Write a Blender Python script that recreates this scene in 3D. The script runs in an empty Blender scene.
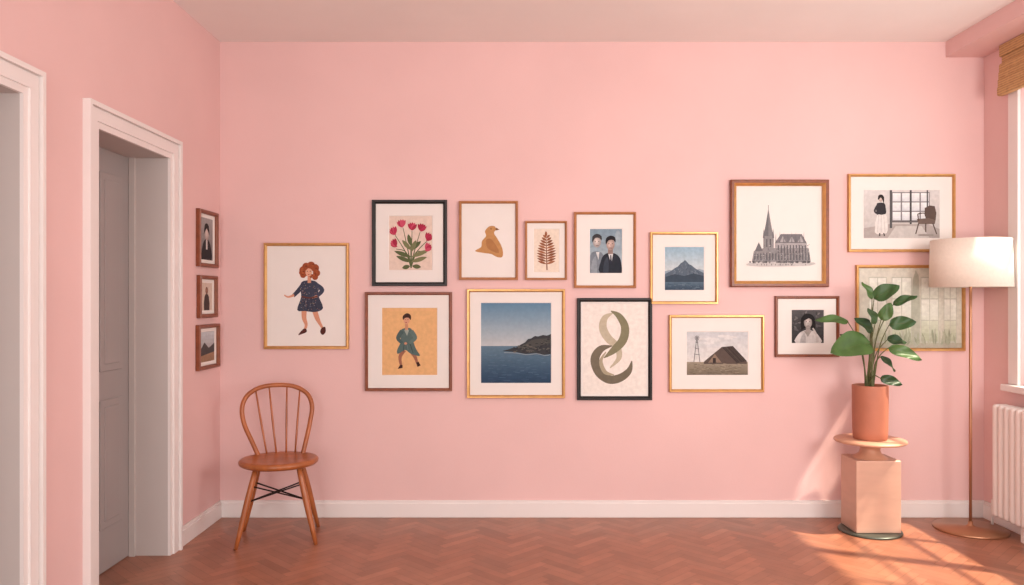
import bpy, bmesh, math, random
from mathutils import Vector, Matrix, noise
random.seed(7)
F=780.0; H=1.356; D=4.875; XL=-1.825; XR=2.95; CH=2.97; YB=-1.2
SC=bpy.context.scene
try:
    SC.view_settings.view_transform='Standard'
except Exception: pass
COL=SC.collection

def lin(c):
    r=[]
    for x in c[:3]:
        x/=255.0
        r.append(x/12.92 if x<=0.04045 else ((x+0.055)/1.055)**2.4)
    return (r[0],r[1],r[2],1)

MC={}
def mat(name,c,rough=0.6,metal=0.0,var=0.0,scale=6.0,stretch=(1,1,1),bump=0.0,bscale=60,spec=0.4,emit=None,vcol=False):
    if name in MC: return MC[name]
    m=bpy.data.materials.new(name); m.use_nodes=True
    nt=m.node_tree; b=nt.nodes['Principled BSDF']
    b.inputs['Roughness'].default_value=rough; b.inputs['Metallic'].default_value=metal
    b.inputs['Specular IOR Level'].default_value=spec
    b.inputs['Base Color'].default_value=lin(c)
    tc=nt.nodes.new('ShaderNodeTexCoord'); mp=nt.nodes.new('ShaderNodeMapping')
    mp.inputs['Scale'].default_value=stretch
    nt.links.new(tc.outputs['Object'],mp.inputs['Vector'])
    if var>0 or vcol:
        n=nt.nodes.new('ShaderNodeTexNoise'); n.inputs['Scale'].default_value=scale; n.inputs['Detail'].default_value=5
        nt.links.new(mp.outputs['Vector'],n.inputs['Vector'])
        mr=nt.nodes.new('ShaderNodeMapRange'); mr.inputs['From Min'].default_value=0.3; mr.inputs['From Max'].default_value=0.7
        mr.inputs['To Min'].default_value=1-var; mr.inputs['To Max'].default_value=1+var
        nt.links.new(n.outputs['Fac'],mr.inputs['Value'])
        mx=nt.nodes.new('ShaderNodeVectorMath'); mx.operation='SCALE'
        if vcol:
            at=nt.nodes.new('ShaderNodeAttribute'); at.attribute_name='Col'
            nt.links.new(at.outputs['Color'],mx.inputs[0])
        else:
            mx.inputs[0].default_value=lin(c)[:3]
        nt.links.new(mr.outputs['Result'],mx.inputs['Scale'])
        nt.links.new(mx.outputs['Vector'],b.inputs['Base Color'])
    if bump>0:
        n2=nt.nodes.new('ShaderNodeTexNoise'); n2.inputs['Scale'].default_value=bscale; n2.inputs['Detail'].default_value=4
        nt.links.new(mp.outputs['Vector'],n2.inputs['Vector'])
        bp=nt.nodes.new('ShaderNodeBump'); bp.inputs['Strength'].default_value=bump; bp.inputs['Distance'].default_value=0.004
        nt.links.new(n2.outputs['Fac'],bp.inputs['Height']); nt.links.new(bp.outputs['Normal'],b.inputs['Normal'])
    MC[name]=m; return m

def empty(name,loc=(0,0,0)):
    e=bpy.data.objects.new(name,None); e.location=loc; e.empty_display_size=0.1
    COL.objects.link(e); return e

class MB:
    def __init__(s): s.bm=bmesh.new(); s.mats=[]; s.cur=0; s.smooth=False
    def m(s,mt,smooth=False):
        if mt not in s.mats: s.mats.append(mt)
        s.cur=s.mats.index(mt); s.smooth=smooth; return s
    def f(s,vs,smooth=None):
        try:
            fc=s.bm.faces.new(vs)
        except ValueError: return None
        fc.material_index=s.cur; fc.smooth=s.smooth if smooth is None else smooth
        return fc
    def v(s,p): return s.bm.verts.new(p)
    def box(s,a,b,bev=0.0,seg=2):
        x0,y0,z0=a; x1,y1,z1=b
        V=[s.v(p) for p in [(x0,y0,z0),(x1,y0,z0),(x1,y1,z0),(x0,y1,z0),(x0,y0,z1),(x1,y0,z1),(x1,y1,z1),(x0,y1,z1)]]
        fs=[s.f([V[i] for i in q]) for q in [(0,3,2,1),(4,5,6,7),(0,1,5,4),(1,2,6,5),(2,3,7,6),(3,0,4,7)]]
        if bev>0:
            es=list({e for f in fs for e in f.edges})
            bmesh.ops.bevel(s.bm,geom=es,offset=bev,segments=seg,profile=0.5,affect='EDGES',clamp_overlap=True)
    def tube(s,pts,rad,n=12,cap=True,closed=False):
        pts=[Vector(p) for p in pts]
        if not isinstance(rad,(list,tuple)): rad=[rad]*len(pts)
        N=len(pts); rings=[]
        up=None
        for i,p in enumerate(pts):
            if closed: t=(pts[(i+1)%N]-pts[i-1])
            else: t=pts[min(i+1,N-1)]-pts[max(i-1,0)]
            t.normalize()
            if up is None:
                a=Vector((0,0,1)) if abs(t.z)<0.9 else Vector((1,0,0))
                up=(a-t*a.dot(t)).normalized()
            else: up=(up-t*up.dot(t)).normalized()
            w=t.cross(up)
            rings.append([s.v(p+(up*math.cos(2*math.pi*k/n)+w*math.sin(2*math.pi*k/n))*rad[i]) for k in range(n)])
        R=N if closed else N-1
        for i in range(R):
            A=rings[i];B=rings[(i+1)%N]
            for k in range(n): s.f([A[k],A[(k+1)%n],B[(k+1)%n],B[k]],True)
        if cap and not closed:
            s.f(list(reversed(rings[0])),False); s.f(rings[-1],False)
    def lathe(s,c,prof,n=40,sx=1,sy=1):
        rings=[]
        for r,z in prof:
            if r<1e-6: rings.append([s.v((c[0],c[1],c[2]+z))])
            else: rings.append([s.v((c[0]+sx*r*math.cos(2*math.pi*k/n),c[1]+sy*r*math.sin(2*math.pi*k/n),c[2]+z)) for k in range(n)])
        for A,B in zip(rings,rings[1:]):
            for k in range(n):
                a=A[k%len(A)];a2=A[(k+1)%len(A)];b=B[k%len(B)];b2=B[(k+1)%len(B)]
                vs=[]
                for q in (a,a2,b2,b):
                    if q not in vs: vs.append(q)
                if len(vs)>2: s.f(vs)
    def done(s,name,parent=None,loc=None,rotz=0,recalc=True):
        if recalc: bmesh.ops.recalc_face_normals(s.bm,faces=s.bm.faces)
        me=bpy.data.meshes.new(name); s.bm.to_mesh(me); s.bm.free()
        for x in s.mats: me.materials.append(x)
        o=bpy.data.objects.new(name,me); COL.objects.link(o)
        if loc: o.location=loc
        o.rotation_euler[2]=rotz
        if parent: o.parent=parent
        return o

def catmull(P,n=8,closed=False):
    P=[Vector(p) for p in P]; out=[]
    N=len(P); R=N if closed else N-1
    for i in range(R):
        if closed: a,b,c,d=P[(i-1)%N],P[i],P[(i+1)%N],P[(i+2)%N]
        else: a,b,c,d=P[max(i-1,0)],P[i],P[i+1],P[min(i+2,N-1)]
        for k in range(n):
            t=k/n
            out.append(0.5*((2*b)+(c-a)*t+(2*a-5*b+4*c-d)*t*t+(3*b-3*c+d-a)*t**3))
    if not closed: out.append(P[-1])
    return out

# ---------------- materials
WALL=mat('pink_wall_paint',(228,191,188),0.75,var=0.03,scale=1.6,bump=0.12,bscale=90,spec=0.2)
CEIL=mat('ceiling_paint',(238,231,227),0.85,var=0.02,scale=2,spec=0.1)
TRIM=mat('white_trim_paint',(232,224,221),0.45,var=0.015,scale=4)
DOORM=mat('door_grey_paint',(160,152,150),0.5,var=0.02,scale=3)
JAMB=mat('jamb_paint',(194,184,180),0.55,var=0.02,scale=3)
GOLD=mat('gilt_frame',(204,156,98),0.28,0.65,var=0.1,scale=25)
BRWN=mat('brown_wood_frame',(128,70,44),0.34,var=0.18,scale=30,stretch=(1,1,1))
MEDW=mat('oak_frame',(168,110,62),0.36,var=0.12,scale=30)
BLKF=mat('black_frame',(26,23,22),0.4,var=0.1,scale=20)
CHW=mat('chair_wood',(168,96,52),0.33,var=0.22,scale=14,stretch=(1,1,0.25),spec=0.5)
WIRE=mat('dark_metal_rod',(45,32,28),0.4,0.6,var=0.05)
MATB=mat('mat_board',(230,225,220),0.8,var=0.012,scale=10,spec=0.2)

# ---------------- room
def seg_boxes(name,boxes,m,bev=0):
    b=MB(); b.m(m)
    for a,c in boxes: b.box(a,c,bev)
    return b.done(name)
T=0.2
D1=(3.41,4.15,2.12); D2=(2.06,2.905,2.135)
seg_boxes('wall_left',[((XL-T,YB,0),(XL,D2[0],CH)),((XL-T,D2[0],D2[2]),(XL,D2[1],CH)),((XL-T,D2[1],0),(XL,D1[0],CH)),
  ((XL-T,D1[0],D1[2]),(XL,D1[1],CH)),((XL-T,D1[1],0),(XL,D+T,CH))],WALL)
seg_boxes('wall_back',[((XL,D,0),(XR+T,D+T,CH))],WALL)
W1=(2.75,4.52,0.86,2.62); W2=(0.3,1.9,0.86,2.62)
seg_boxes('wall_right',[((XR,YB,0),(XR+T,D,W1[2])),((XR,YB,W1[3]),(XR+T,D,CH)),((XR,YB,W1[2]),(XR+T,W2[0],W1[3])),
  ((XR,W2[1],W1[2]),(XR+T,W1[0],W1[3])),((XR,W1[1],W1[2]),(XR+T,D,W1[3]))],WALL)
seg_boxes('ceiling',[((XL-T,YB,CH),(XR+T,D+T,CH+0.15))],CEIL)
seg_boxes('trim_ceiling_beam',[((2.71,YB,2.872),(XR,D,CH))],WALL)

# floor: herringbone parquet (real planks)
fm=mat('herringbone_parquet',(166,108,80),0.32,var=0.1,scale=9,vcol=True,bump=0.05,bscale=40,spec=0.45)
b=MB(); b.m(fm)
w=0.052; n=5; ang=math.radians(45); ca,sa=math.cos(ang),math.sin(ang)
cl=b.bm.loops.layers.float_color.new('Col')
x0,x1,y0,y1=XL-T-0.12,XR,YB,D
g=0.0007
def plank(px,py,lx,ly):
    corners=[(px*w+g,py*w+g),(px*w+lx*w-g,py*w+g),(px*w+lx*w-g,py*w+ly*w-g),(px*w+g,py*w+ly*w-g)]
    W=[(cx*ca-cy*sa,cx*sa+cy*ca) for cx,cy in corners]
    mx=sum(p[0] for p in W)/4; my=sum(p[1] for p in W)/4
    if mx<x0-.2 or mx>x1+.2 or my<y0-.2 or my>y1+.2: return
    k=random.uniform(0.93,1.06)*(1.02 if lx>ly else .97); h=random.uniform(-3,3)
    base=lin((161*k+h*.5,106*k+h,81*k+h))
    fc=b.f([b.v((p[0],p[1],0)) for p in W])
    for l in fc.loops: l[cl]=base
R=170
for i in range(-R,R):
    for j in range(-R,R):
        if (i-j)%(2*n)==0: plank(i,j,n,1)
        if (i-j)%(2*n)==2*n-1: plank(i,j,1,n)
for co,no in [((x0,0,0),(-1,0,0)),((x1,0,0),(1,0,0)),((0,y0,0),(0,-1,0)),((0,y1,0),(0,1,0))]:
    geom=b.bm.verts[:]+b.bm.edges[:]+b.bm.faces[:]
    bmesh.ops.bisect_plane(b.bm,geom=geom,plane_co=co,plane_no=no,clear_outer=True)
for z,rev in ((-0.0015,False),(-.1,True)):
    q=[(x0,y0,z),(x1,y0,z),(x1,y1,z),(x0,y1,z)]
    if rev: q=q[::-1]
    fc=b.f([b.v(p) for p in q])
    for l in fc.loops: l[cl]=lin((100,62,46))
b.done('floor',recalc=False)

def baseboard(name,a,c,ax):
    b=MB(); b.m(TRIM); b.box(a,(c[0],c[1],c[2]-.018),0.003)
    a2=list(a); c2=list(c); a2[2]=c[2]-.019
    if ax=='b': a2[1]=a[1]+.006
    if ax=='l': c2[0]=c[0]-.006
    if ax=='r': a2[0]=a[0]+.006
    b.box(a2,c2,.002)
    return b.done(name)
baseboard('baseboard_back',(XL,D-0.018,0),(XR,D,0.106),'b')
baseboard('baseboard_left',(XL,D1[1]+.1,0),(XL+0.018,D-0.018,0.106),'l')
baseboard('baseboard_left.001',(XL,D2[1]+.1,0),(XL+0.018,D1[0]-.1,0.106),'l')
baseboard('baseboard_left.002',(XL,YB,0),(XL+0.018,D2[0]-.1,0.106),'l')
baseboard('baseboard_right',(XR-0.018,YB,0),(XR,D-0.018,0.106),'r')

def casing(name,y0,y1,zt,w=0.095,t=0.022):
    b=MB(); b.m(TRIM)
    def U(yo0,yo1,zo,yi0,yi1,zi,x,bev):
        x=XL+x
        P=[(yo0,0),(yo0,zo),(yo1,zo),(yo1,0),(yi1,0),(yi1,zi),(yi0,zi),(yi0,0)]
        F_=[b.v((x,p[0],p[1])) for p in P]; B_=[b.v((XL-.001,p[0],p[1])) for p in P]
        for q in [(0,1,6,7),(1,2,5,6),(2,3,4,5)]: b.f([F_[k] for k in q])
        for k in range(8): b.f([F_[k],B_[k],B_[(k+1)%8],F_[(k+1)%8]])
    U(y0-w,y1+w,zt+w,y0-w+.02,y1+w-.02,zt+w-.02,t+.012,0)
    U(y0-w+.02,y1+w-.02,zt+w-.02,y0-w+.028,y1+w-.028,zt+w-.028,t-.006,0)
    U(y0-w+.028,y1+w-.028,zt+w-.028,y0-.016,y1+.016,zt+.016,t,0)
    U(y0-.016,y1+.016,zt+.016,y0+.012,y1-.012,zt-.012,t-.009,0)
    b.m(JAMB)
    b.box((XL-T,y1-0.012,0),(XL-.001,y1+0.001,zt)); b.box((XL-T,y0-0.001,0),(XL-.001,y0+0.012,zt))
    b.box((XL-T,y0+.012,zt-0.012),(XL-.001,y1-.012,zt+0.001))
    b.box((XL-T,y1-0.03,0),(XL-T+.03,y1-.012,zt-.012)); b.box((XL-T,y0+.012,0),(XL-T+.03,y0+.03,zt-.012))
    return b.done(name)
casing('trim_1',*D1); casing('trim_2',*D2)
def door(name,y0,y1,zt):
    e=empty(name)
    b=MB(); b.m(DOORM); X0=XL-T-0.045; X1=XL-T-0.002
    b.box((X0,y0-0.03,0.006),(X1,y1+0.03,zt+0.03))
    W=y1-y0
    for z0,z1 in [(0.22,0.86),(1.0,zt-0.13)]:
        for a,c in [(y0+0.11,y0+W/2-0.045),(y0+W/2+0.045,y1-0.11)]:
            b.box((X1-0.001,a,z0),(X1+0.009,c,z1),0.006)
            b.box((X1-0.001,a+0.035,z0+0.035),(X1+0.014,c-0.035,z1-0.035),0.006)
    b.done('leaf',e)
    b=MB(); b.m(mat('door_brass',(170,130,80),0.3,0.9),True)
    b.tube([(X1,y0+0.06,1.0),(X1+0.04,y0+0.06,1.0),(X1+0.045,y0+0.1,1.0),(X1+0.045,y0+0.17,1.0)],0.009)
    b.done('handle',e)
door('door_1',*D1); door('door_2',*D2)

# windows
glass=bpy.data.materials.new('window_glass'); glass.use_nodes=True
nt=glass.node_tree; nt.nodes.clear()
o=nt.nodes.new('ShaderNodeOutputMaterial'); mx=nt.nodes.new('ShaderNodeMixShader'); tr=nt.nodes.new('ShaderNodeBsdfTransparent'); gl=nt.nodes.new('ShaderNodeBsdfGlossy')
gl.inputs['Roughness'].default_value=0.02; mx.inputs[0].default_value=0.05
nt.links.new(tr.outputs[0],mx.inputs[1]); nt.links.new(gl.outputs[0],mx.inputs[2]); nt.links.new(mx.outputs[0],o.inputs[0])
def window(name,y0,y1,z0,z1):
    e=empty(name)
    b=MB(); b.m(TRIM)
    xa,xb=XR+0.10,XR+0.15
    for a,c in [(y0,y0+.055),(y1-.055,y1)]: b.box((xa,a,z0),(xb,c,z1),0.004)
    for a,c in [(z0,z0+.07),(z1-.055,z1)]: b.box((xa,y0+.055,a),(xb,y1-.055,c),0.004)
    ym=(y0+y1)/2
    b.box((xa,ym-.04,z0+.07),(xb,ym+.04,z1-.055),0.004)
    for yy in ((y0+ym)/2,(y1+ym)/2): b.box((xa+.01,yy-.012,z0+.07),(xb-.01,yy+.012,z1-.055))
    for k in (1,2):
        zz=z0+.07+(z1-z0-.125)*k/3
        b.box((xa+.012,y0+.055,zz-.012),(xb-.012,y1-.055,zz+.012))
    b.done('sash',e)
    b=MB(); b.m(TRIM)
    t=0.02;w=.09
    b.box((XR-t,y0-w,z0+.001),(XR,y0,z1+w),.004); b.box((XR-t,y1,z0+.001),(XR,y1+w,z1+w),.004)
    b.box((XR-t,y0,z1),(XR,y1,z1+w),.004)
    b.box((XR-.06,y0-w-.01,z0-.04),(XR+.10,y1+w+.01,z0+.0),.006)
    b.done('casing',e)
    b=MB(); b.m(glass); b.box((XR+.122,y0+.05,z0+.06),(XR+.126,y1-.05,z1-.05)); b.done('pane',e)
window('window_1',*W1); window('window_2',*W2)

# woven blind
def blind(y0,y1):
    e=empty('woven_roman_blind')
    wm=bpy.data.materials.new('woven_bamboo'); wm.use_nodes=True; nt=wm.node_tree; bs=nt.nodes['Principled BSDF']; bs.inputs['Roughness'].default_value=.8
    tc=nt.nodes.new('ShaderNodeTexCoord'); wv=nt.nodes.new('ShaderNodeTexWave'); wv.bands_direction='Z'; wv.inputs['Scale'].default_value=22; wv.inputs['Distortion'].default_value=1.2
    wv2=nt.nodes.new('ShaderNodeTexNoise'); wv2.inputs['Scale'].default_value=40
    cr=nt.nodes.new('ShaderNodeValToRGB'); cr.color_ramp.elements[0].color=lin((130,94,58)); cr.color_ramp.elements[1].color=lin((200,160,110))
    ma=nt.nodes.new('ShaderNodeMath'); ma.operation='MULTIPLY_ADD'; ma.inputs[1].default_value=.6
    nt.links.new(tc.outputs['Object'],wv.inputs['Vector']); nt.links.new(tc.outputs['Object'],wv2.inputs['Vector'])
    nt.links.new(wv.outputs['Fac'],ma.inputs[0]); nt.links.new(wv2.outputs['Fac'],ma.inputs[2]); nt.links.new(ma.outputs[0],cr.inputs[0]); nt.links.new(cr.outputs[0],bs.inputs['Base Color'])
    b=MB(); b.m(wm)
    xb=XR-0.024
    b.box((xb-.03,y0,2.80),(xb,y1,2.868),.004)
    b.box((xb-.015,y0+.003,2.62),(xb-.003,y1-.003,2.80))
    for i,z in enumerate((2.745,2.70,2.655,2.61)):
        b.box((xb-.036-.004*i,y0+.002,z-.045),(xb-.004,y1-.002,z+.012),.012,3)
    b.done('woven_folds',e)
blind(W1[0]-.1,W1[1]+.12)

# radiator
def radiator():
    e=empty('radiator'); rm=mat('radiator_enamel',(232,222,217),.35,var=.01,spec=.5)
    b=MB(); b.m(rm)
    xa,xb=XR-0.125,XR-0.03; y=4.60; k=0
    while y>3.1:
        b.box((xa,y-.044,.085),(xb,y,.745),.018,3)
        y-=.052
    b.done('columns',e)
    b=MB(); b.m(rm,True)
    for z in (.16,.67): b.tube([((xa+xb)/2,4.57,z),((xa+xb)/2,3.1,z)],.022)
    b.tube([((xa+xb)/2,4.6,.16),((xa+xb)/2,4.66,.16),((xa+xb)/2,4.665,.10),((xa+xb)/2,4.665,0)],.009)
    b.m(rm)
    for yy in (4.35,3.3): b.box((xa+.02,yy-.015,0),(xb-.02,yy+.015,.1),.004)
    b.done('pipes_and_feet',e)
radiator()

# ---------------- framed art
class Art:
    """flat pictures in wall coordinates; (u,v) are drawing units of 1/160 m from eye level"""
    def __init__(s,side): s.side=side
    def P(s,u,v,d):
        a=(u-512)/160.0; z=(300-v)/160.0
        if s.side=='b':
            k=(D-0.012)/D
            return (a*k,D-d,H+z*k)
        return (XL+d,a,H+z)
    def begin(s,name,rect,fw,fm,pr,matm=None,fm2=None,depth=.024,var=.07):
        s.e=empty(name); u0,v0,u1,v1=rect; s.var=var
        b=MB()
        prof=[(0,0.001),(0,depth*.85),(.15,depth),(.55,depth),(.8,depth*.8),(1,depth*.62),(1,.006)]
        rings=[]
        for o,h in prof:
            q=o*fw
            rings.append([b.v(s.P(*c,h)) for c in [(u0+q,v1-q),(u1-q,v1-q),(u1-q,v0+q),(u0+q,v0+q)]])
        for i,(A,B) in enumerate(zip(rings,rings[1:])):
            b.m(fm2 if (fm2 and i>=3) else fm)
            for k in range(4): b.f([A[k],A[(k+1)%4],B[(k+1)%4],B[k]])
        b.m(fm)
        b.done('frame',s.e)
        b=MB(); b.m(matm or MATB)
        q=fw*.9; o=[(u0+q,v1-q),(u1-q,v1-q),(u1-q,v0+q),(u0+q,v0+q)]
        if pr:
            p0,q0,p1,q1=pr
            i1=[(p0-.6,q1+.6),(p1+.6,q1+.6),(p1+.6,q0-.6),(p0-.6,q0-.6)]; i2=[(p0,q1),(p1,q1),(p1,q0),(p0,q0)]
            A=[b.v(s.P(*c,.010)) for c in o];B=[b.v(s.P(*c,.010)) for c in i1];C=[b.v(s.P(*c,.0078)) for c in i2]
            for k in range(4):
                b.f([A[k],A[(k+1)%4],B[(k+1)%4],B[k]]); b.f([B[k],B[(k+1)%4],C[(k+1)%4],C[k]])
            s.base=.008
        else:
            b.f([b.v(s.P(*c,.008)) for c in o]); s.base=.0082
        b.done('mat_board',s.e,recalc=False)
        s.lay=0; s.b=MB()
        if pr is None: s.rect=(u0+fw,v0+fw,u1-fw,v1-fw)
        else: s.rect=pr
        return s
    def ink(s,c):
        s.b.m(mat('print_%02x%02x%02x_%d'%(*[int(x) for x in c],int(s.var*100)),c,.7,var=s.var,scale=48,spec=.2))
    def poly(s,pts,c,smooth=0,clip=True):
        s.ink(c); s.lay+=1; d=s.base+s.lay*.000015
        if smooth: pts=[(p.x,p.y) for p in catmull([(x,y,0) for x,y in pts],smooth,True)]
        if clip and s.rect:
            r=s.rect; pts=[(min(max(x,r[0]),r[2]),min(max(y,r[1]),r[3])) for x,y in pts]
        s.b.f([s.b.v(s.P(x,y,d)) for x,y in pts])
    def rc(s,u0,v0,u1,v1,c): s.poly([(u0,v1),(u1,v1),(u1,v0),(u0,v0)],c)
    def ell(s,cx,cy,rx,ry,c,rot=0,n=20):
        r=math.radians(rot); P=[]
        for k in range(n):
            a=2*math.pi*k/n; x=rx*math.cos(a); y=ry*math.sin(a)
            P.append((cx+x*math.cos(r)-y*math.sin(r),cy+x*math.sin(r)+y*math.cos(r)))
        s.poly(P,c)
    def leaf(s,x0,y0,x1,y1,w,c):
        L=[];Rr=[]; dx,dy=x1-x0,y1-y0; l=math.hypot(dx,dy); nx,ny=-dy/l,dx/l
        for k in range(9):
            t=k/8; ww=w/2*math.sin(math.pi*t)**.8 if 0<t<1 else 0
            L.append((x0+dx*t+nx*ww,y0+dy*t+ny*ww)); Rr.append((x0+dx*t-nx*ww,y0+dy*t-ny*ww))
        s.poly(L+Rr[::-1][1:-1],c)
    def st(s,pts,w,c,smooth=6):
        if not isinstance(w,(list,tuple)): w=[w]*len(pts)
        P=catmull([(x,y,ww) for (x,y),ww in zip(pts,w)],smooth) if len(pts)>2 else [Vector((x,y,ww)) for (x,y),ww in zip(pts,w)]
        s.ink(c); s.lay+=1; d=s.base+s.lay*.000015; prev=None
        for i,p in enumerate(P):
            t=P[min(i+1,len(P)-1)]-P[max(i-1,0)]; l=math.hypot(t.x,t.y) or 1; nx,ny=-t.y/l,t.x/l; ww=max(p.z,.05)/2
            cur=(s.b.v(s.P(p.x+nx*ww,p.y+ny*ww,d)),s.b.v(s.P(p.x-nx*ww,p.y-ny*ww,d)))
            if prev: s.b.f([prev[0],cur[0],cur[1],prev[1]])
            prev=cur
    def grad(s,u0,v0,u1,v1,c0,c1,n=14):
        s.lay+=1; d=s.base+s.lay*.000015
        for k in range(n):
            t=k/(n-1); c=tuple(round(a+(b-a)*t) for a,b in zip(c0,c1)); s.ink(c)
            a=v0+(v1-v0)*k/n; e=v0+(v1-v0)*(k+1)/n
            s.b.f([s.b.v(s.P(*q,d)) for q in [(u0,e),(u1,e),(u1,a),(u0,a)]])
    def soft(s,cx,cy,rx,ry,c,c2,n=4,rot=0):
        for k in range(n):
            t=k/(n-1); q=1-.7*t
            s.ell(cx-rx*.12*t,cy-ry*.1*t,rx*q,ry*q,tuple(round(a+(b-a)*t) for a,b in zip(c,c2)),rot,16)
    def end(s): s.b.done('print',s.e,recalc=False)

A=Art('b')
SKIN=(206,146,118)
# 1 woman with red curls
A.begin('framed_dancing_woman_print',(264,243,349,349),3.0,GOLD,None)
A.st([(304,309),(304,318),(306,325),(304,331)],[5.4,4.6,3,2.2],SKIN)
A.st([(314,309),(317,318),(320,324),(323,329)],[5.4,4.6,3,2.2],SKIN)
A.poly([(303,329),(306,329),(306.5,332),(302,334),(298,335)],(80,40,35),3)
A.poly([(321.5,328),(325,327),(325.5,332),(322.5,335),(320,332)],(80,40,35),3)
A.poly([(303,281),(315,281),(319,287),(318,295),(323,308),(315,312),(305,311),(297,310),(301,297),(300,287)],(60,64,80),3)
A.st([(303,285),(298,291),(293,296)],[5,4.4,3.6],(60,64,80)); A.st([(294,295),(288,297),(284,295)],[2.4,1.8,1],SKIN)
A.st([(316,285),(322,290),(317,296)],[5,4.4,3.6],(66,70,88)); A.st([(317,296),(312,298)],[2.2,1.6],SKIN)
for i in range(90):
    x=random.uniform(300,319); y=random.uniform(283,310); A.ell(x,y,.5,.4,random.choice([(140,104,98),(132,134,146),(154,136,116),(90,92,108)]),n=6)
A.st([(301.5,296.5),(310,298),(317.5,296)],1.3,(100,56,48))
for x in (303,307.5,312,316.5): A.st([(309+(x-309)*.6,298),(x,309)],.5,(42,46,60))
A.rc(307.5,276,311,283,SKIN)
for x,y,r in [(303,270,3.8),(306,266.5,3.8),(311,265.5,4),(315,268,4),(316.5,273,3.6),(303,275,3),(315,277,3),(301.5,272.5,2.6)]: A.ell(x,y,r,r,(150,76,46))
for i in range(40):
    a=random.uniform(0,6.28); q=random.uniform(.75,1.05); A.ell(309.5+7.8*q*math.cos(a),270.5+6.6*q*math.sin(a),1.2,1.0,random.choice([(172,92,56),(128,60,36),(150,76,46)]),n=8)
A.ell(308.6,272,3.2,4.4,(216,164,138)); A.ell(307.4,271.3,.5,.4,(50,30,30),n=8); A.ell(310.2,271.3,.5,.4,(50,30,30),n=8); A.ell(308.7,274.6,.9,.4,(170,60,55),n=8)
A.st([(305.6,269.5),(308,267.5),(312,268.5)],1.6,(150,76,46))
A.end()
# 2 flowers
A.begin('framed_flower_print',(372,200,447,286),3.8,BLKF,(389,216,432,270))
A.rc(389,216,432,270,(218,198,184))
G1=(86,96,62);G2=(118,120,84)
for x,y in [(395,232),(403,225),(412,228),(420,229),(427,238),(396,246),(426,250)]:
    A.st([(411,267),(411+(x-411)*.35,252),(x,y+3)],[1.4,1.0,.6],G1)
A.st([(411,268),(411,240)],1.4,G1)
for q in [(411,262,396,256),(411,262,427,257),(411,257,394,251),(411,257,429,250),(411,250,402,240),(411,250,421,241),(410,266,402,268),(412,266,421,267),(411,246,408,234),(411,252,416,240)]:
    A.leaf(*q,4.4,random.choice([G1,G2]))
for x,y,a in [(395,231,-45),(402,224,-15),(412,227,5),(421,228,20),(427,237,45),(396,243,-60),(426,247,60)]:
    for da in (-50,-25,0,25,50):
        c=random.choice([(176,50,80),(160,42,68),(192,76,100)])
        r=math.radians(a+da); A.leaf(x-2.5*math.sin(r*.3),y+3.5,x+6*math.sin(r),y-5*math.cos(r),3.4,c)
A.end()
# 3 bird silhouette
A.begin('framed_bird_print',(459,201,518,280),2.6,MEDW,None)
A.poly([(485,231),(489,226.5),(494,226),(496,229),(494,233),(497,238),(501,245),(503,252),(502,257),(497,257),(491,254),(484,253),(475,251),(481,247),(482,241),(486,236)],(186,138,88),5)
A.poly([(486,240),(491,239),(497,247),(499,253),(492,251),(487,247)],(168,118,74),4)
A.ell(491,228.8,.6,.6,(40,30,20),n=8); A.poly([(496,227.5),(499.5,229.5),(495.5,230.5)],(120,80,50))
A.end()
# 4 fern
A.begin('framed_fern_print',(525,221,567,280),2.2,MEDW,(534,229,559,272))
A.rc(534,229,559,272,(226,212,196))
A.st([(547,270),(546.5,250),(546,235)],[1.2,.9,.5],(120,72,48))
for k in range(11):
    y=264-k*2.6; L=9.0*math.sin(math.pi*(0.36+.60*k/11))+.8
    for sg in (-1,1): A.leaf(546.5,y,546.5+sg*L,y-3.2,2.3,random.choice([(142,88,62),(128,78,54),(156,100,70)]))
A.leaf(546,237,546,231,2.4,(150,90,58))
A.end()
# 5 two men
A.begin('framed_two_men_photo',(574,212,636,288),2.6,MEDW,(590,229,622,273),var=.12)
A.grad(590,229,622,273,(124,146,160),(170,182,188),12)
A.soft(618,240,3.4,10,(146,162,172),(156,172,180))
A.poly([(590,273),(590,256),(594,251.5),(599,251.5),(604,256),(604,273)],(116,126,136),2); A.poly([(591,273),(592,262),(596,256),(597,273)],(138,148,156),2); A.poly([(596,252),(599.5,252),(598.5,260)],(210,212,212))
A.soft(597,242,4,5.6,(160,152,148),(206,196,190)); A.poly([(592.6,242.6),(592.4,236.6),(597,233.6),(601.6,236),(601.6,240.5),(599.4,238),(595,238)],(58,58,62),2)
A.ell(595.4,241.6,.6,.4,(50,50,54),n=8); A.ell(598.8,241.6,.6,.4,(50,50,54),n=8); A.st([(595.8,245.4),(598.6,245.4)],.6,(116,96,94))
A.poly([(600,273),(601,261),(604,255),(610,252.4),(616,254),(620,258),(621.6,265),(621.8,273)],(38,44,54),3)
A.poly([(603,273),(604.6,261),(608,257),(608.6,273)],(54,62,74),2)
A.poly([(608,253),(613.4,252.4),(611.4,264)],(205,208,210)); A.st([(610.8,255),(611.2,264)],[1,1.8],(40,46,60))
A.rc(608,247,613,254,(140,120,114))
A.soft(610.6,244.4,4.2,5.8,(160,138,130),(202,180,170)); A.poly([(606,244.4),(606.1,238.4),(610.6,235.6),(615.2,237.4),(615.5,242.4),(613.2,240),(608.6,240.4)],(36,34,38),3)
A.ell(609,243.7,.6,.4,(40,36,40),n=8); A.ell(612.5,243.7,.6,.4,(40,36,40),n=8); A.st([(610.8,244),(611.2,246)],.5,(150,120,112)); A.st([(609.2,248),(612.4,248)],.6,(120,84,82))
A.end()
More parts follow.
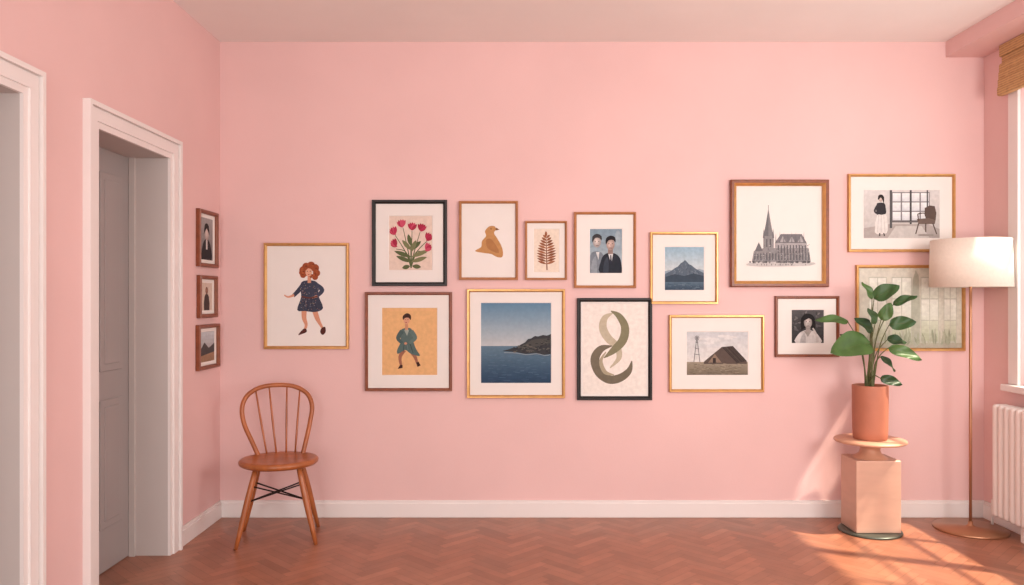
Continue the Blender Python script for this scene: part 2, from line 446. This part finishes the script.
# 6 walking woman on ochre
A.begin('framed_walking_woman_print',(365,292,452,391),3.0,BRWN,(382,308,437,375))
A.rc(382,308,437,375,(220,174,122))
A.st([(404,350),(400,357),(401,366)],[4.4,3.4,2.2],(150,100,80)); A.st([(411,351),(415,357),(417,363)],[4.4,3.4,2.2],(150,100,80))
A.poly([(400,365),(402.5,365),(402.5,368),(397.5,369)],(60,36,34)); A.poly([(416,363),(418.4,361.6),(420.5,365.5),(417.5,367)],(60,36,34))
A.poly([(402,329),(410,328),(413,333),(413,340),(416,349),(420,356),(411,354),(405,350),(398,354),(397,350),(401,341),(399,334)],(84,104,102),3)
A.st([(402,331),(398,338),(402,343)],[4.6,4,3],(72,92,92)); A.st([(411,331),(415,338),(409,343)],[4.6,4,3],(94,114,110))
A.ell(405.5,343.5,1.5,1.2,(196,140,110)); A.poly([(404,330),(409,330),(407,336)],(150,160,150))
A.st([(404,345),(403,352)],.6,(54,72,72)); A.st([(410,344),(413,353)],.6,(54,72,72)); A.st([(407,345),(408,350)],.5,(110,128,122))
A.rc(405,323,408,330,(196,140,110)); A.ell(406.5,320,3.1,4.2,(208,154,126))
A.poly([(403,320),(402.8,316),(407,313.2),(410.8,315.5),(410.6,320),(408.5,317.8),(405,318)],(56,36,32),3); A.ell(406,322.6,.9,.4,(150,60,56),n=8); A.ell(405.2,319.6,.4,.3,(50,30,30),n=8); A.ell(407.8,319.6,.4,.3,(50,30,30),n=8)
A.end()
# 7 seascape
A.begin('framed_seascape_photo',(467,289,565,398),3.0,GOLD,(481,303,551,383),var=.05)
A.grad(481,303,551,347,(94,130,156),(184,188,190),30)
A.grad(481,346,551,383,(96,122,140),(42,66,92),22)
for i in range(240):
    y=346.5+36*random.random()**1.3; q=(y-346)/37; x=random.uniform(481.5,546); l=random.uniform(1,3)+q*4
    s0=random.uniform(-14,16); A.st([(x,y),(min(x+l,550.7),y+random.uniform(-.3,.3))],.2+.5*q,tuple(round(a+(b-a)*q+s0) for a,b in zip((96,122,142),(48,72,98))))
A.poly([(502,351),(508,349.5),(514,347.5),(517,347.8),(520,345),(525,342.4),(528,339),(531,338.5),(535,336),(538,336.5),(543,335),(547,335.6),(551,334),(551,354),(543,355),(536,353),(526,354),(515,352)],(56,58,62),0)
A.poly([(520,347),(527,343),(531,340.5),(536,339),(546,338.4),(551,338),(551,343),(540,345.5),(530,348)],(74,74,72),0)
for i in range(90):
    x=random.uniform(514,549); t_=(x-502)/49; y=random.uniform(350-12*t_,352); A.ell(x,y,random.uniform(.5,1.8),random.uniform(.3,.9),random.choice([(48,50,54),(84,84,80),(64,66,66),(96,92,86)]),n=7)
A.st([(504,352.5),(516,353),(527,354.6),(537,353.8),(545,355.4),(550.5,354.6)],.7,(140,152,160))
A.end()
# 8 abstract
A.begin('framed_abstract_print',(577,298,652,400),3.8,BLKF,(583,304,646,394))
A.rc(583,304,646,394,(230,223,215))
A.st([(613,313),(605,318),(603,328),(608,338),(617,347),(619,358),(610,368)],[1,6,8,8,7,5,1],(186,176,154))
A.st([(611,311),(619,316),(625,327),(623,340),(614,350),(604,358)],[1,6,8,8.5,7,1],(128,124,98))
A.st([(612,346),(601,349),(595,359),(599,372),(609,379.5),(620,378),(629,371),(632,361)],[1,7,9,9,8.5,8,6,1],(112,104,88))
A.st([(606,352),(601,361),(605,372),(614,375)],[1,3.4,4,1],(166,156,132))
A.end()
# 9 mountain
A.begin('framed_mountain_photo',(650,232,718,304),2.8,GOLD,(665,247,704,290),var=.1)
A.grad(665,247,704,275,(146,176,194),(200,206,206),16)
A.poly([(665,271),(670,270),(676,271),(684,269),(692,271),(699,269),(704,270),(704,280),(665,280)],(140,156,168))
A.poly([(665,274),(671,271),(675,268),(678,266.5),(681,263),(683,262),(685,260),(686.4,261),(689,264),(692,265.5),(695,268),(699,270.5),(704,273),(704,280),(665,280)],(86,100,114))
for i in range(60):
    x=random.uniform(674,698); h_=abs(x-685); y=random.uniform(262+h_*.75,274.5) if h_<13 else 273; A.st([(x,y),(x+(x-685)*.1+random.uniform(-.3,.3),y+random.uniform(.8,2.2))],.5,random.choice([(70,84,98),(106,120,132),(122,134,146)]))
A.poly([(665,277),(675,274),(684,276),(694,273.5),(704,276),(704,290),(665,290)],(58,72,86)); A.grad(665,282,704,290,(84,104,120),(56,74,92),6)
for i in range(30): x=random.uniform(665.5,700); y=random.uniform(282.5,289.5); A.st([(x,y),(x+random.uniform(1,3.5),y)],.3,random.choice([(110,128,142),(56,74,90)]))
A.end()
# 10 cathedral
A.begin('framed_cathedral_photo',(730,180,828,287),6.0,BRWN,None,fm2=GOLD,depth=.034,var=.12)
GR=(138,136,137);GD=(108,107,110);GLt=(166,163,164)
A.poly([(763,238),(766,224),(768.6,208),(771.2,224),(774,238)],GD); A.poly([(768.6,238),(768.6,208),(771.2,224),(774,238)],(128,126,128)); A.rc(763.5,236,774,258,GR)
A.st([(768.6,205),(768.6,211)],.5,GD)
for x,y in ((764,228),(773.4,228)): A.poly([(x-1,238),(x,y),(x+1,238)],GD)
A.poly([(775,243),(781,234),(802,234),(807,243)],(118,116,120)); A.rc(775,243,807,256,GLt)
A.poly([(752,262),(754,251),(764,248),(809,248),(811,262)],GR); A.poly([(755,251),(759,242),(763,251)],GD)
for x in (783,792,801): A.poly([(x-3,242),(x,236),(x+3,242)],GLt)
for x in range(778,807,3): A.rc(x,245,x+1.2,253,(98,96,100))
for x in range(755,811,3): A.poly([(x-.6,260),(x-.6,254),(x,252.6),(x+.6,254),(x+.6,260)],(94,93,98))
for x in (776,780,784,788,792,796,800,804): A.poly([(x-.5,243),(x,231+(x%3)),(x+.5,243)],GD)
for x in (767,770.5): A.rc(x-.5,239,x+.5,247,(84,82,86))
for i in range(220):
    x=random.uniform(753,809); y=random.uniform(244 if x>764 else 252,261.5); A.rc(x,y,x+random.uniform(.4,1.3),y+random.uniform(.3,1.1),random.choice([(122,120,124),(156,154,156),(130,128,132),(176,172,172),(104,102,106)]))
A.poly([(746,264.5),(757,262),(790,262),(814,262.5),(810,265.5),(770,266.5),(752,266)],(190,186,184),2)
for i in range(40): x=random.uniform(749,813); A.ell(x,262,1,.8+random.random(),random.choice([GD,(126,124,124),(94,92,94)]),n=8)
for i in range(16): x=random.uniform(756,806); A.st([(x,265.4),(x,263.8)],.5,(90,86,88))
A.end()
# 11 barn
A.begin('framed_barn_photo',(669,315,764,392),2.8,GOLD,(687,332,748,375),var=.1)
A.grad(687,332,748,364,(192,195,198),(214,212,208),14)
for i in range(14): A.ell(random.uniform(696,740),random.uniform(334,350),random.uniform(4,8),random.uniform(.6,1.6),random.choice([(202,204,205),(210,210,209),(196,199,201)]),n=14)
A.grad(687,362,748,375,(150,140,122),(118,108,94),12)
A.poly([(704,362),(706,360),(722,347),(733,346),(747,361),(747,364),(704,364)],(88,76,70)); A.poly([(722,347),(733,346),(747,361),(737,363)],(60,52,50)); A.poly([(708,363),(715,354),(722,363)],(136,116,100)); A.rc(713,358,716,363,(56,46,44))
for i in range(26): 
    t_=random.random(); A.st([(722+11*t_,347.3-t_*.8),(737+9.4*t_,362.4-t_*1.2)],.25,random.choice([(76,66,62),(48,42,40),(90,80,74)]))
for i in range(14): x=706+i*1.15; A.st([(x,361.8),(x+.2,363.4)],.35,(66,58,54))
for q in [((694,362),(697,337)),((700,362),(697,337))]: A.st(list(q),.7,(110,110,112))
for y in (342,348,354): A.st([(695.5-(y-342)*.12,y),(698.5+(y-342)*.12,y+1)],.6,(110,110,112))
for k in range(8):
    a=k*math.pi/4; A.leaf(697,338,697+3*math.cos(a),338+3*math.sin(a),1,(130,130,132))
for i in range(130):
    x=random.uniform(688,742); y=random.uniform(363.5,374.4); A.st([(x,y),(min(x+random.uniform(1,4),747.5),y+.2)],.4,random.choice([(110,100,84),(160,148,128),(132,122,104),(98,90,76)]))
A.end()
# 12 black and white photo of a person among foliage
A.begin('framed_person_photo',(775,296,839,357),2.8,BRWN,(792,310,824,343),var=.14)
A.grad(792,310,824,343,(82,80,82),(50,50,52),8)
for i in range(44):
    x=random.uniform(794,822); y=random.uniform(312,341); a=random.uniform(0,6.3); A.leaf(x,y,min(max(x+4*math.cos(a),792.5),823.5),min(max(y+4*math.sin(a),310.5),342.5),1.8,random.choice([(92,90,92),(66,66,68),(110,108,108),(54,54,56),(128,126,126)]))
A.poly([(796,343),(798,335),(803,331),(809,330),(815,332),(819,336),(821,343)],(196,193,191),3)
A.poly([(800,343),(802,336),(805,333),(806,343)],(166,163,162),2); A.poly([(804,331),(812,331),(808,337)],(150,144,140))
A.poly([(801.5,330),(801,320),(804,315),(808.5,313.6),(813,315.5),(815.4,321),(815,331),(812,328),(805,328)],(34,32,34),3)
A.rc(806,326,810.6,332,(150,144,140)); A.soft(808.2,322.6,4.1,5.6,(158,152,148),(214,209,205))
A.poly([(803.8,321),(804.6,316.6),(808.6,315.4),(812.4,317),(812.6,320.4),(809,318.2)],(36,34,36),2)
A.ell(806.6,321.8,.6,.35,(40,38,40),n=8); A.ell(809.9,321.8,.6,.35,(40,38,40),n=8); A.st([(808.3,322.4),(808,324.4)],.4,(140,134,130)); A.st([(807,326),(809.6,326)],.6,(90,80,80))
A.st([(818,342),(816,334),(813,328)],[2.8,2.2,1.4],(186,180,176))
A.end()
# 13 woman in studio
A.begin('framed_studio_photo',(848,174,955,252),2.8,GOLD,(864,190,940,238),var=.08)
A.grad(864,190,940,238,(206,202,200),(186,182,178),10)
A.poly([(864,228),(890,224),(928,224),(940,229),(940,238),(864,238)],(166,159,155)); A.poly([(888,238),(896,226),(922,226),(930,238)],(192,188,184))
A.rc(892,192,930,221,(126,124,126))
for i in range(4):
    for j in range(3): A.grad(893+i*9.4,193+j*9.4,901+i*9.4,201.3+j*9.4,(226,228,229),(206,209,212),4)
A.rc(910,190,912,224,(70,68,70)); A.rc(890,190,892.4,228,(84,82,84)); A.rc(927,190,928.4,222,(84,82,84)); A.rc(892,221,928,222.4,(100,96,96))
A.poly([(878,213),(886,213),(888,226),(887,233),(881,234),(875,232)],(214,210,206),2)
for x in (879,881.5,884): A.st([(x,215),(x+(x-881.5)*.5,232)],.5,(186,182,180))
A.poly([(877.5,203),(884.6,203),(886,208),(886,214),(877.5,214),(876.5,208)],(52,50,54),2)
A.st([(877.8,205),(875,211),(878.6,214.5)],[2.2,1.9,1.3],(56,54,58)); A.soft(881,198.8,2.1,2.9,(170,152,144),(206,188,178)); A.poly([(878.4,200),(878.6,195.6),(881.6,194.4),(884.4,197),(884,203.5),(882.8,200),(881,197.4)],(44,38,38),2)
A.st([(880,233),(880,236)],1.2,(56,50,50)); A.st([(884,233),(884.8,236)],1.2,(56,50,50))
CHc=(88,74,68)
A.poly([(925,208),(935,206),(936,220),(927,221)],CHc,2); A.poly([(917,219),(929,218),(936,220),(935,224),(919,224)],(110,94,86))
for p in [((919,223),(916,234)),((933,223),(937,234)),((926,223),(926,232)),((918,214),(919,221))]: A.st(list(p),1.2,CHc)
A.st([(918,214),(924,213),(930,215)],1.1,CHc); A.ell(926,235,8,1.2,(150,143,139))
A.end()
# 14 window reflection in the picture glass, painted as flat pale panes
A.begin('framed_window_reflection',(856,265,965,351),3.0,GOLD,None,var=.1)
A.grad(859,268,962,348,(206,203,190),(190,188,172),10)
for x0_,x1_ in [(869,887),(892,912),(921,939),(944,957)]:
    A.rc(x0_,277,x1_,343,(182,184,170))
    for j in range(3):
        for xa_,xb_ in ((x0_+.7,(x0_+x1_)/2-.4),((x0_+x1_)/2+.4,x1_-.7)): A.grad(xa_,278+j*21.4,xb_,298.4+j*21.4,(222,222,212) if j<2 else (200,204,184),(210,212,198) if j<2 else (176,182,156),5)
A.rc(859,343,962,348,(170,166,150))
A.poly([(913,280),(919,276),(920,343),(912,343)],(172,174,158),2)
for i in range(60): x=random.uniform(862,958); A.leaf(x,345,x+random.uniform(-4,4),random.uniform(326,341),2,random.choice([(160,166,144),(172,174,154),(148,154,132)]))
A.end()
# left wall pictures
L=Art('l')
def lrect(ya,yb,za,zb): return (512+160*ya,300-160*zb,512+160*yb,300-160*za)
def lp(name,r,kind):
    u0,v0,u1,v1=r; m=7
    pr=(u0+m+1,v0+m,u1-m-1,v1-m)
    L.begin(name,r,3.6,BRWN,pr,depth=.028,var=.1)
    x0_,y0_,x1_,y1_=pr; cx=(x0_+x1_)/2; W=x1_-x0_; Hh=y1_-y0_
    if kind==0:
        L.grad(*pr,(158,154,152),(120,116,116),8); L.poly([(x0_+W*.1,y1_),(x0_+W*.2,y0_+Hh*.62),(cx,y0_+Hh*.5),(x1_-W*.2,y0_+Hh*.62),(x1_-W*.1,y1_)],(44,42,46),3)
        L.rc(cx-W*.06,y0_+Hh*.5,cx+W*.06,y0_+Hh*.75,(210,206,202))
        L.soft(cx,y0_+Hh*.36,W*.17,Hh*.17,(176,158,150),(208,192,184)); L.poly([(cx-W*.22,y0_+Hh*.4),(cx-W*.17,y0_+Hh*.18),(cx,y0_+Hh*.12),(cx+W*.17,y0_+Hh*.18),(cx+W*.22,y0_+Hh*.4),(cx,y0_+Hh*.24)],(44,38,38),2)
    elif kind==1:
        L.rc(*pr,(206,190,176)); L.poly([(cx-W*.25,y1_),(cx-W*.2,y0_+Hh*.5),(cx,y0_+Hh*.4),(cx+W*.2,y0_+Hh*.5),(cx+W*.25,y1_)],(70,58,56),2); L.soft(cx,y0_+Hh*.28,W*.12,Hh*.14,(120,84,70),(160,120,100))
    else:
        L.grad(*pr,(190,196,200),(150,150,150),8); L.poly([(x0_,y0_+Hh*.6),(x0_+W*.3,y0_+Hh*.35),(x0_+W*.6,y0_+Hh*.55),(x1_,y0_+Hh*.4),(x1_,y1_),(x0_,y1_)],(76,72,72)); L.poly([(x0_,y0_+Hh*.8),(x1_,y0_+Hh*.7),(x1_,y1_),(x0_,y1_)],(150,120,96))
    L.end()
lp('framed_portrait_photo',lrect(4.50,4.785,.195,.53),0)
lp('framed_figure_photo',lrect(4.51,4.775,-.105,.145),1)
lp('framed_landscape_photo',lrect(4.495,4.81,-.41,-.145),2)

# ---------------- chair
def chair(loc,rz):
    e=empty('wooden_spindle_chair',loc); e.rotation_euler[2]=rz
    b=MB(); b.m(CHW,True)
    b.lathe((0,0,0),[(0,.444),(.08,.445),(.16,.451),(.195,.456),(.212,.454),(.22,.444),(.218,.43),(.205,.42),(.12,.416),(0,.416)],48,1,.96)
    b.done('seat',e)
    b=MB(); b.m(CHW,True)
    arch=[(-.125,.135,.445),(-.155,.155,.53),(-.188,.18,.63),(-.20,.20,.72),(-.172,.222,.79),(-.10,.238,.834),(0,.243,.846)]
    arch=arch+[(-x,y,z) for x,y,z in arch[:-1][::-1]]
    arch=[(x-.025*min(1,(z-.445)/.2),y,z) for x,y,z in arch]
    P=catmull(arch,6); b.tube(P,.0135,12)
    b.done('hoop_back',e)
    b=MB(); b.m(CHW,True)
    def archpt(x):
        c=[p for p in P if p.z>.7]; return min(c,key=lambda p:abs(p.x-x))
    for xb,xt in [(-.08,-.15),(-.028,-.07),(.028,.02),(.08,.105)]:
        t=archpt(xt); y=.175+(-abs(xb)*.25); p0=Vector((xb,y,.445)); mid=(p0+t)/2+Vector((0,-.006,0))
        b.tube([p0,p0.lerp(mid,.5),mid,mid.lerp(t,.5),t],[.005,.006,.0065,.0055,.0045],8)
    b.done('spindles',e)
    legs={}
    for i,(sx,sy) in enumerate([(-1,-1),(1,-1),(1,1),(-1,1)]):
        b=MB(); b.m(CHW,True)
        t=Vector((sx*.115,sy*.105,.42)); f=Vector((sx*.212,sy*.175,0.0)); legs[(sx,sy)]=(t,f)
        b.tube([t.lerp(f,k) for k in (0,.15,.4,.6,.8,1)],[.014,.016,.0185,.017,.014,.0105],12)
        b.done('leg_%d'%(i+1),e)
    b=MB(); b.m(WIRE,True)
    def lp2(k,t): a,f=legs[k]; return a.lerp(f,t)
    b.tube([lp2((-1,-1),.42),lp2((1,1),.30)],.0048,8); b.tube([lp2((1,-1),.42),lp2((-1,1),.30)],.0048,8)
    b.tube([lp2((-1,-1),.42),lp2((1,-1),.22)],.004,8); b.tube([lp2((1,-1),.42),lp2((-1,-1),.22)],.004,8)
    b.done('cross_stretchers',e)
chair((-1.33,4.45,0),math.radians(12))

# ---------------- pedestal, pot, plant
PX,PY=2.105,4.585
e=empty('pedestal_side_table')
cop=mat('pale_copper_block',(204,166,146),.45,.2,var=.06,scale=5,stretch=(1,1,4))
b=MB(); b.m(mat('dark_base_metal',(84,90,82),.35,.5),True); b.lathe((PX-.005,PY-.01,0),[(0,.0),(.172,.0),(.176,.004),(.174,.011),(.165,.014),(0,.014)],48); b.done('round_base',e)
b=MB(); b.m(cop); b.box((PX-.128,PY-.105,.0145),(PX+.132,PY+.105,.432),.006,3); b.done('square_block',e)
tw=mat('table_top_terracotta',(206,156,128),.4,.1,var=.08,scale=8)
b=MB(); b.m(tw,True); b.lathe((PX,PY,0),[(.1,.4325),(.086,.44),(.062,.458),(.054,.478),(.058,.498),(.08,.512),(.15,.518),(.195,.523),(.201,.530),(.197,.539),(0,.540)],56); b.done('round_top_and_neck',e)
e=empty('potted_plant')
tc_=mat('terracotta_pot',(178,112,88),.6,var=.08,scale=7,bump=.1,bscale=50)
b=MB(); b.m(tc_,True); ZP=.541
b.lathe((PX,PY,ZP),[(0,0),(.088,0),(.094,.005),(.097,.05),(.099,.2),(.1,.308),(.099,.314),(.096,.316),(.092,.312),(.09,.285),(0,.285)],48)
b.done('terracotta_pot',e)
b=MB(); b.m(mat('potting_soil',(60,42,32),.9,var=.3,scale=60,bump=.6,bscale=80),True); b.lathe((PX,PY,ZP),[(.0895,.286),(.06,.296),(0,.30)],32); b.done('soil',e)
lmats=[mat('leaf_green_a',(52,82,42),.4,var=.25,scale=14,spec=.35),mat('leaf_green_b',(70,100,50),.4,var=.25,scale=14,spec=.35),mat('leaf_green_c',(42,68,38),.4,var=.25,scale=14,spec=.35)]
stemm=mat('stem_green',(90,92,54),.5,var=.1)
def pw(u,v,y): s=F/y; return Vector(((u-512)/s,y,H-(v-300)/s))
specs=[ ((870,343),(834,349),30,-.04,-.12,1),((874,299),(899,284),17,0,-.04,0),((872,299),(864,281),10,0,.03,1),
 ((893,305),(917,294),10,.03,.0,0),((848,322),(818,317),11,.02,-.02,1),((889,325),(917,321),14,-.02,-.06,0),
 ((888,348),(923,358),13,-.03,-.1,1),((880,378),(903,384),10,-.06,-.1,2),((872,332),(857,317),14,-.02,-.03,2),
 ((881,320),(892,303),13,-.04,-.06,1),((860,347),(842,333),11,-.01,.0,0),((880,357),(898,370),10,.04,.06,2),
 ((887,340),(908,341),12,.03,.04,2),((875,324),(870,308),11,-.06,-.07,0)]
bl=MB(); bs=MB(); bs.m(stemm,True)
for (bu,bv),(tu,tv),wp,d0,d1,mi in specs:
    p0=pw(bu,bv,PY+d0); p1=pw(tu,tv,PY+d1); wd=wp/170.0; ax=(p1-p0); Ln=ax.length; ax.normalize()
    nrm=Vector((random.uniform(-.35,.35),-1,random.uniform(.3,1.1))); nrm=(nrm-ax*nrm.dot(ax)).normalized(); sd=ax.cross(nrm)
    NU,NV=14,6; grid=[]
    for i in range(NU+1):
        t=i/NU; ww=wd/2*(math.sin(math.pi*min(1,t**.72))**.62 if 0<t<1 else 0.0); ww=max(ww,.0008)
        row=[]
        for j in range(NV+1):
            q=(j/NV-.5)*2
            off=abs(q)*ww*.3-Ln*.22*(t*t-t*.3)+.006*math.sin(t*9+q*3)
            row.append(bl.v(p0+ax*(Ln*t)+sd*(q*ww)+nrm*off))
        grid.append(row)
    bl.m(lmats[mi],True)
    for i in range(NU):
        for j in range(NV): bl.f([grid[i][j],grid[i][j+1],grid[i+1][j+1],grid[i+1][j]])
    rt=Vector((PX+random.uniform(-.025,.025),PY+random.uniform(-.02,.02),ZP+.292))
    mid=rt.lerp(p0,.55)+Vector((0,0,.04)); mid.x=rt.x+(p0.x-rt.x)*.4
    q=catmull([rt,mid,p0],7); bs.tube(q,[.0048-.0025*k/(len(q)-1) for k in range(len(q))],8)
    bs.tube([grid[k][NV//2].co-nrm*.001 for k in range(0,NU,2)],[.0022-.0002*k for k in range(0,NU//2)],6)
bl.done('leaves',e,recalc=False); bs.done('stems',e)

# ---------------- floor lamp
LX,LY=2.71,4.61
e=empty('floor_lamp'); lm=mat('lamp_bronze',(176,128,98),.35,.7,var=.05)
b=MB(); b.m(lm,True); b.lathe((LX,LY,0),[(0,0),(.198,0),(.2,.006),(.196,.014),(.03,.02),(.014,.03),(.012,.05),(0,.05)],56); b.done('round_base',e)
b=MB(); b.m(lm,True); b.tube([(LX,LY,.03),(LX,LY,.6),(LX,LY,1.2),(LX,LY,1.56)],.0085,14); b.tube([(LX,LY,1.50),(LX,LY,1.56)],.018,14)
for k in range(3):
    a=k*2*math.pi/3+.4; b.tube([(LX,LY,1.68),(LX+.206*math.cos(a),LY+.206*math.sin(a),1.695)],.0025,6)
b.tube([(LX,LY,1.56),(LX,LY,1.70)],.004,8); b.done('pole',e)
b=MB(); b.m(mat('lamp_shade_linen',(232,220,206),.8,var=.03,scale=60,bump=.2,bscale=200),True)
b.lathe((LX,LY,0),[(.216,1.432),(.219,1.432),(.212,1.712),(.209,1.712),(.216,1.434)],64); b.done('drum_shade',e)
b=MB(); b.m(mat('bulb_glass',(250,240,225),.3),True); b.lathe((LX,LY,1.565),[(0,0),(.012,0),(.014,.015),(.028,.045),(.03,.06),(.02,.082),(0,.09)],24); b.done('bulb',e)

# ---------------- lights
w=bpy.data.worlds.new('World'); SC.world=w; w.use_nodes=True
w.node_tree.nodes['Background'].inputs[0].default_value=(1,.97,.94,1); w.node_tree.nodes['Background'].inputs[1].default_value=2.0
def area(name,loc,tgt,sx,sy,en,col):
    l=bpy.data.lights.new(name,'AREA'); l.shape='RECTANGLE'; l.size=sx; l.size_y=sy; l.energy=en; l.color=col
    o=bpy.data.objects.new(name,l); COL.objects.link(o); o.location=loc
    o.rotation_euler=(Vector(tgt)-Vector(loc)).to_track_quat('-Z','Y').to_euler(); return o
area('added_key_light',(2.6,1.2,1.75),(.5,4.875,1.45),1.0,1.3,60,(1,.96,.92))  # unseen area light added in the room, lights the back wall from the right
area('added_fill_light',(-1.0,-.8,1.3),(1.3,4.875,2.1),1.6,1.8,38,(1,.98,.97))  # unseen area light added behind the camera to brighten right wall and ceiling
s=bpy.data.lights.new('sun','SUN'); s.energy=9.0; s.angle=math.radians(1.6); s.color=(1,.86,.68)
so=bpy.data.objects.new('sun',s); COL.objects.link(so); so.location=(6,1,4); so.rotation_euler=Vector((-1,.42,-1.75)).to_track_quat('-Z','Y').to_euler()

# ---------------- camera
c=bpy.data.cameras.new('camera'); c.sensor_width=36; c.lens=F/1024*36; c.shift_y=7.5/1024; c.clip_start=.05
co=bpy.data.objects.new('camera',c); COL.objects.link(co); co.location=(0,0,H); co.rotation_euler=(math.radians(90),0,0)
SC.camera=co
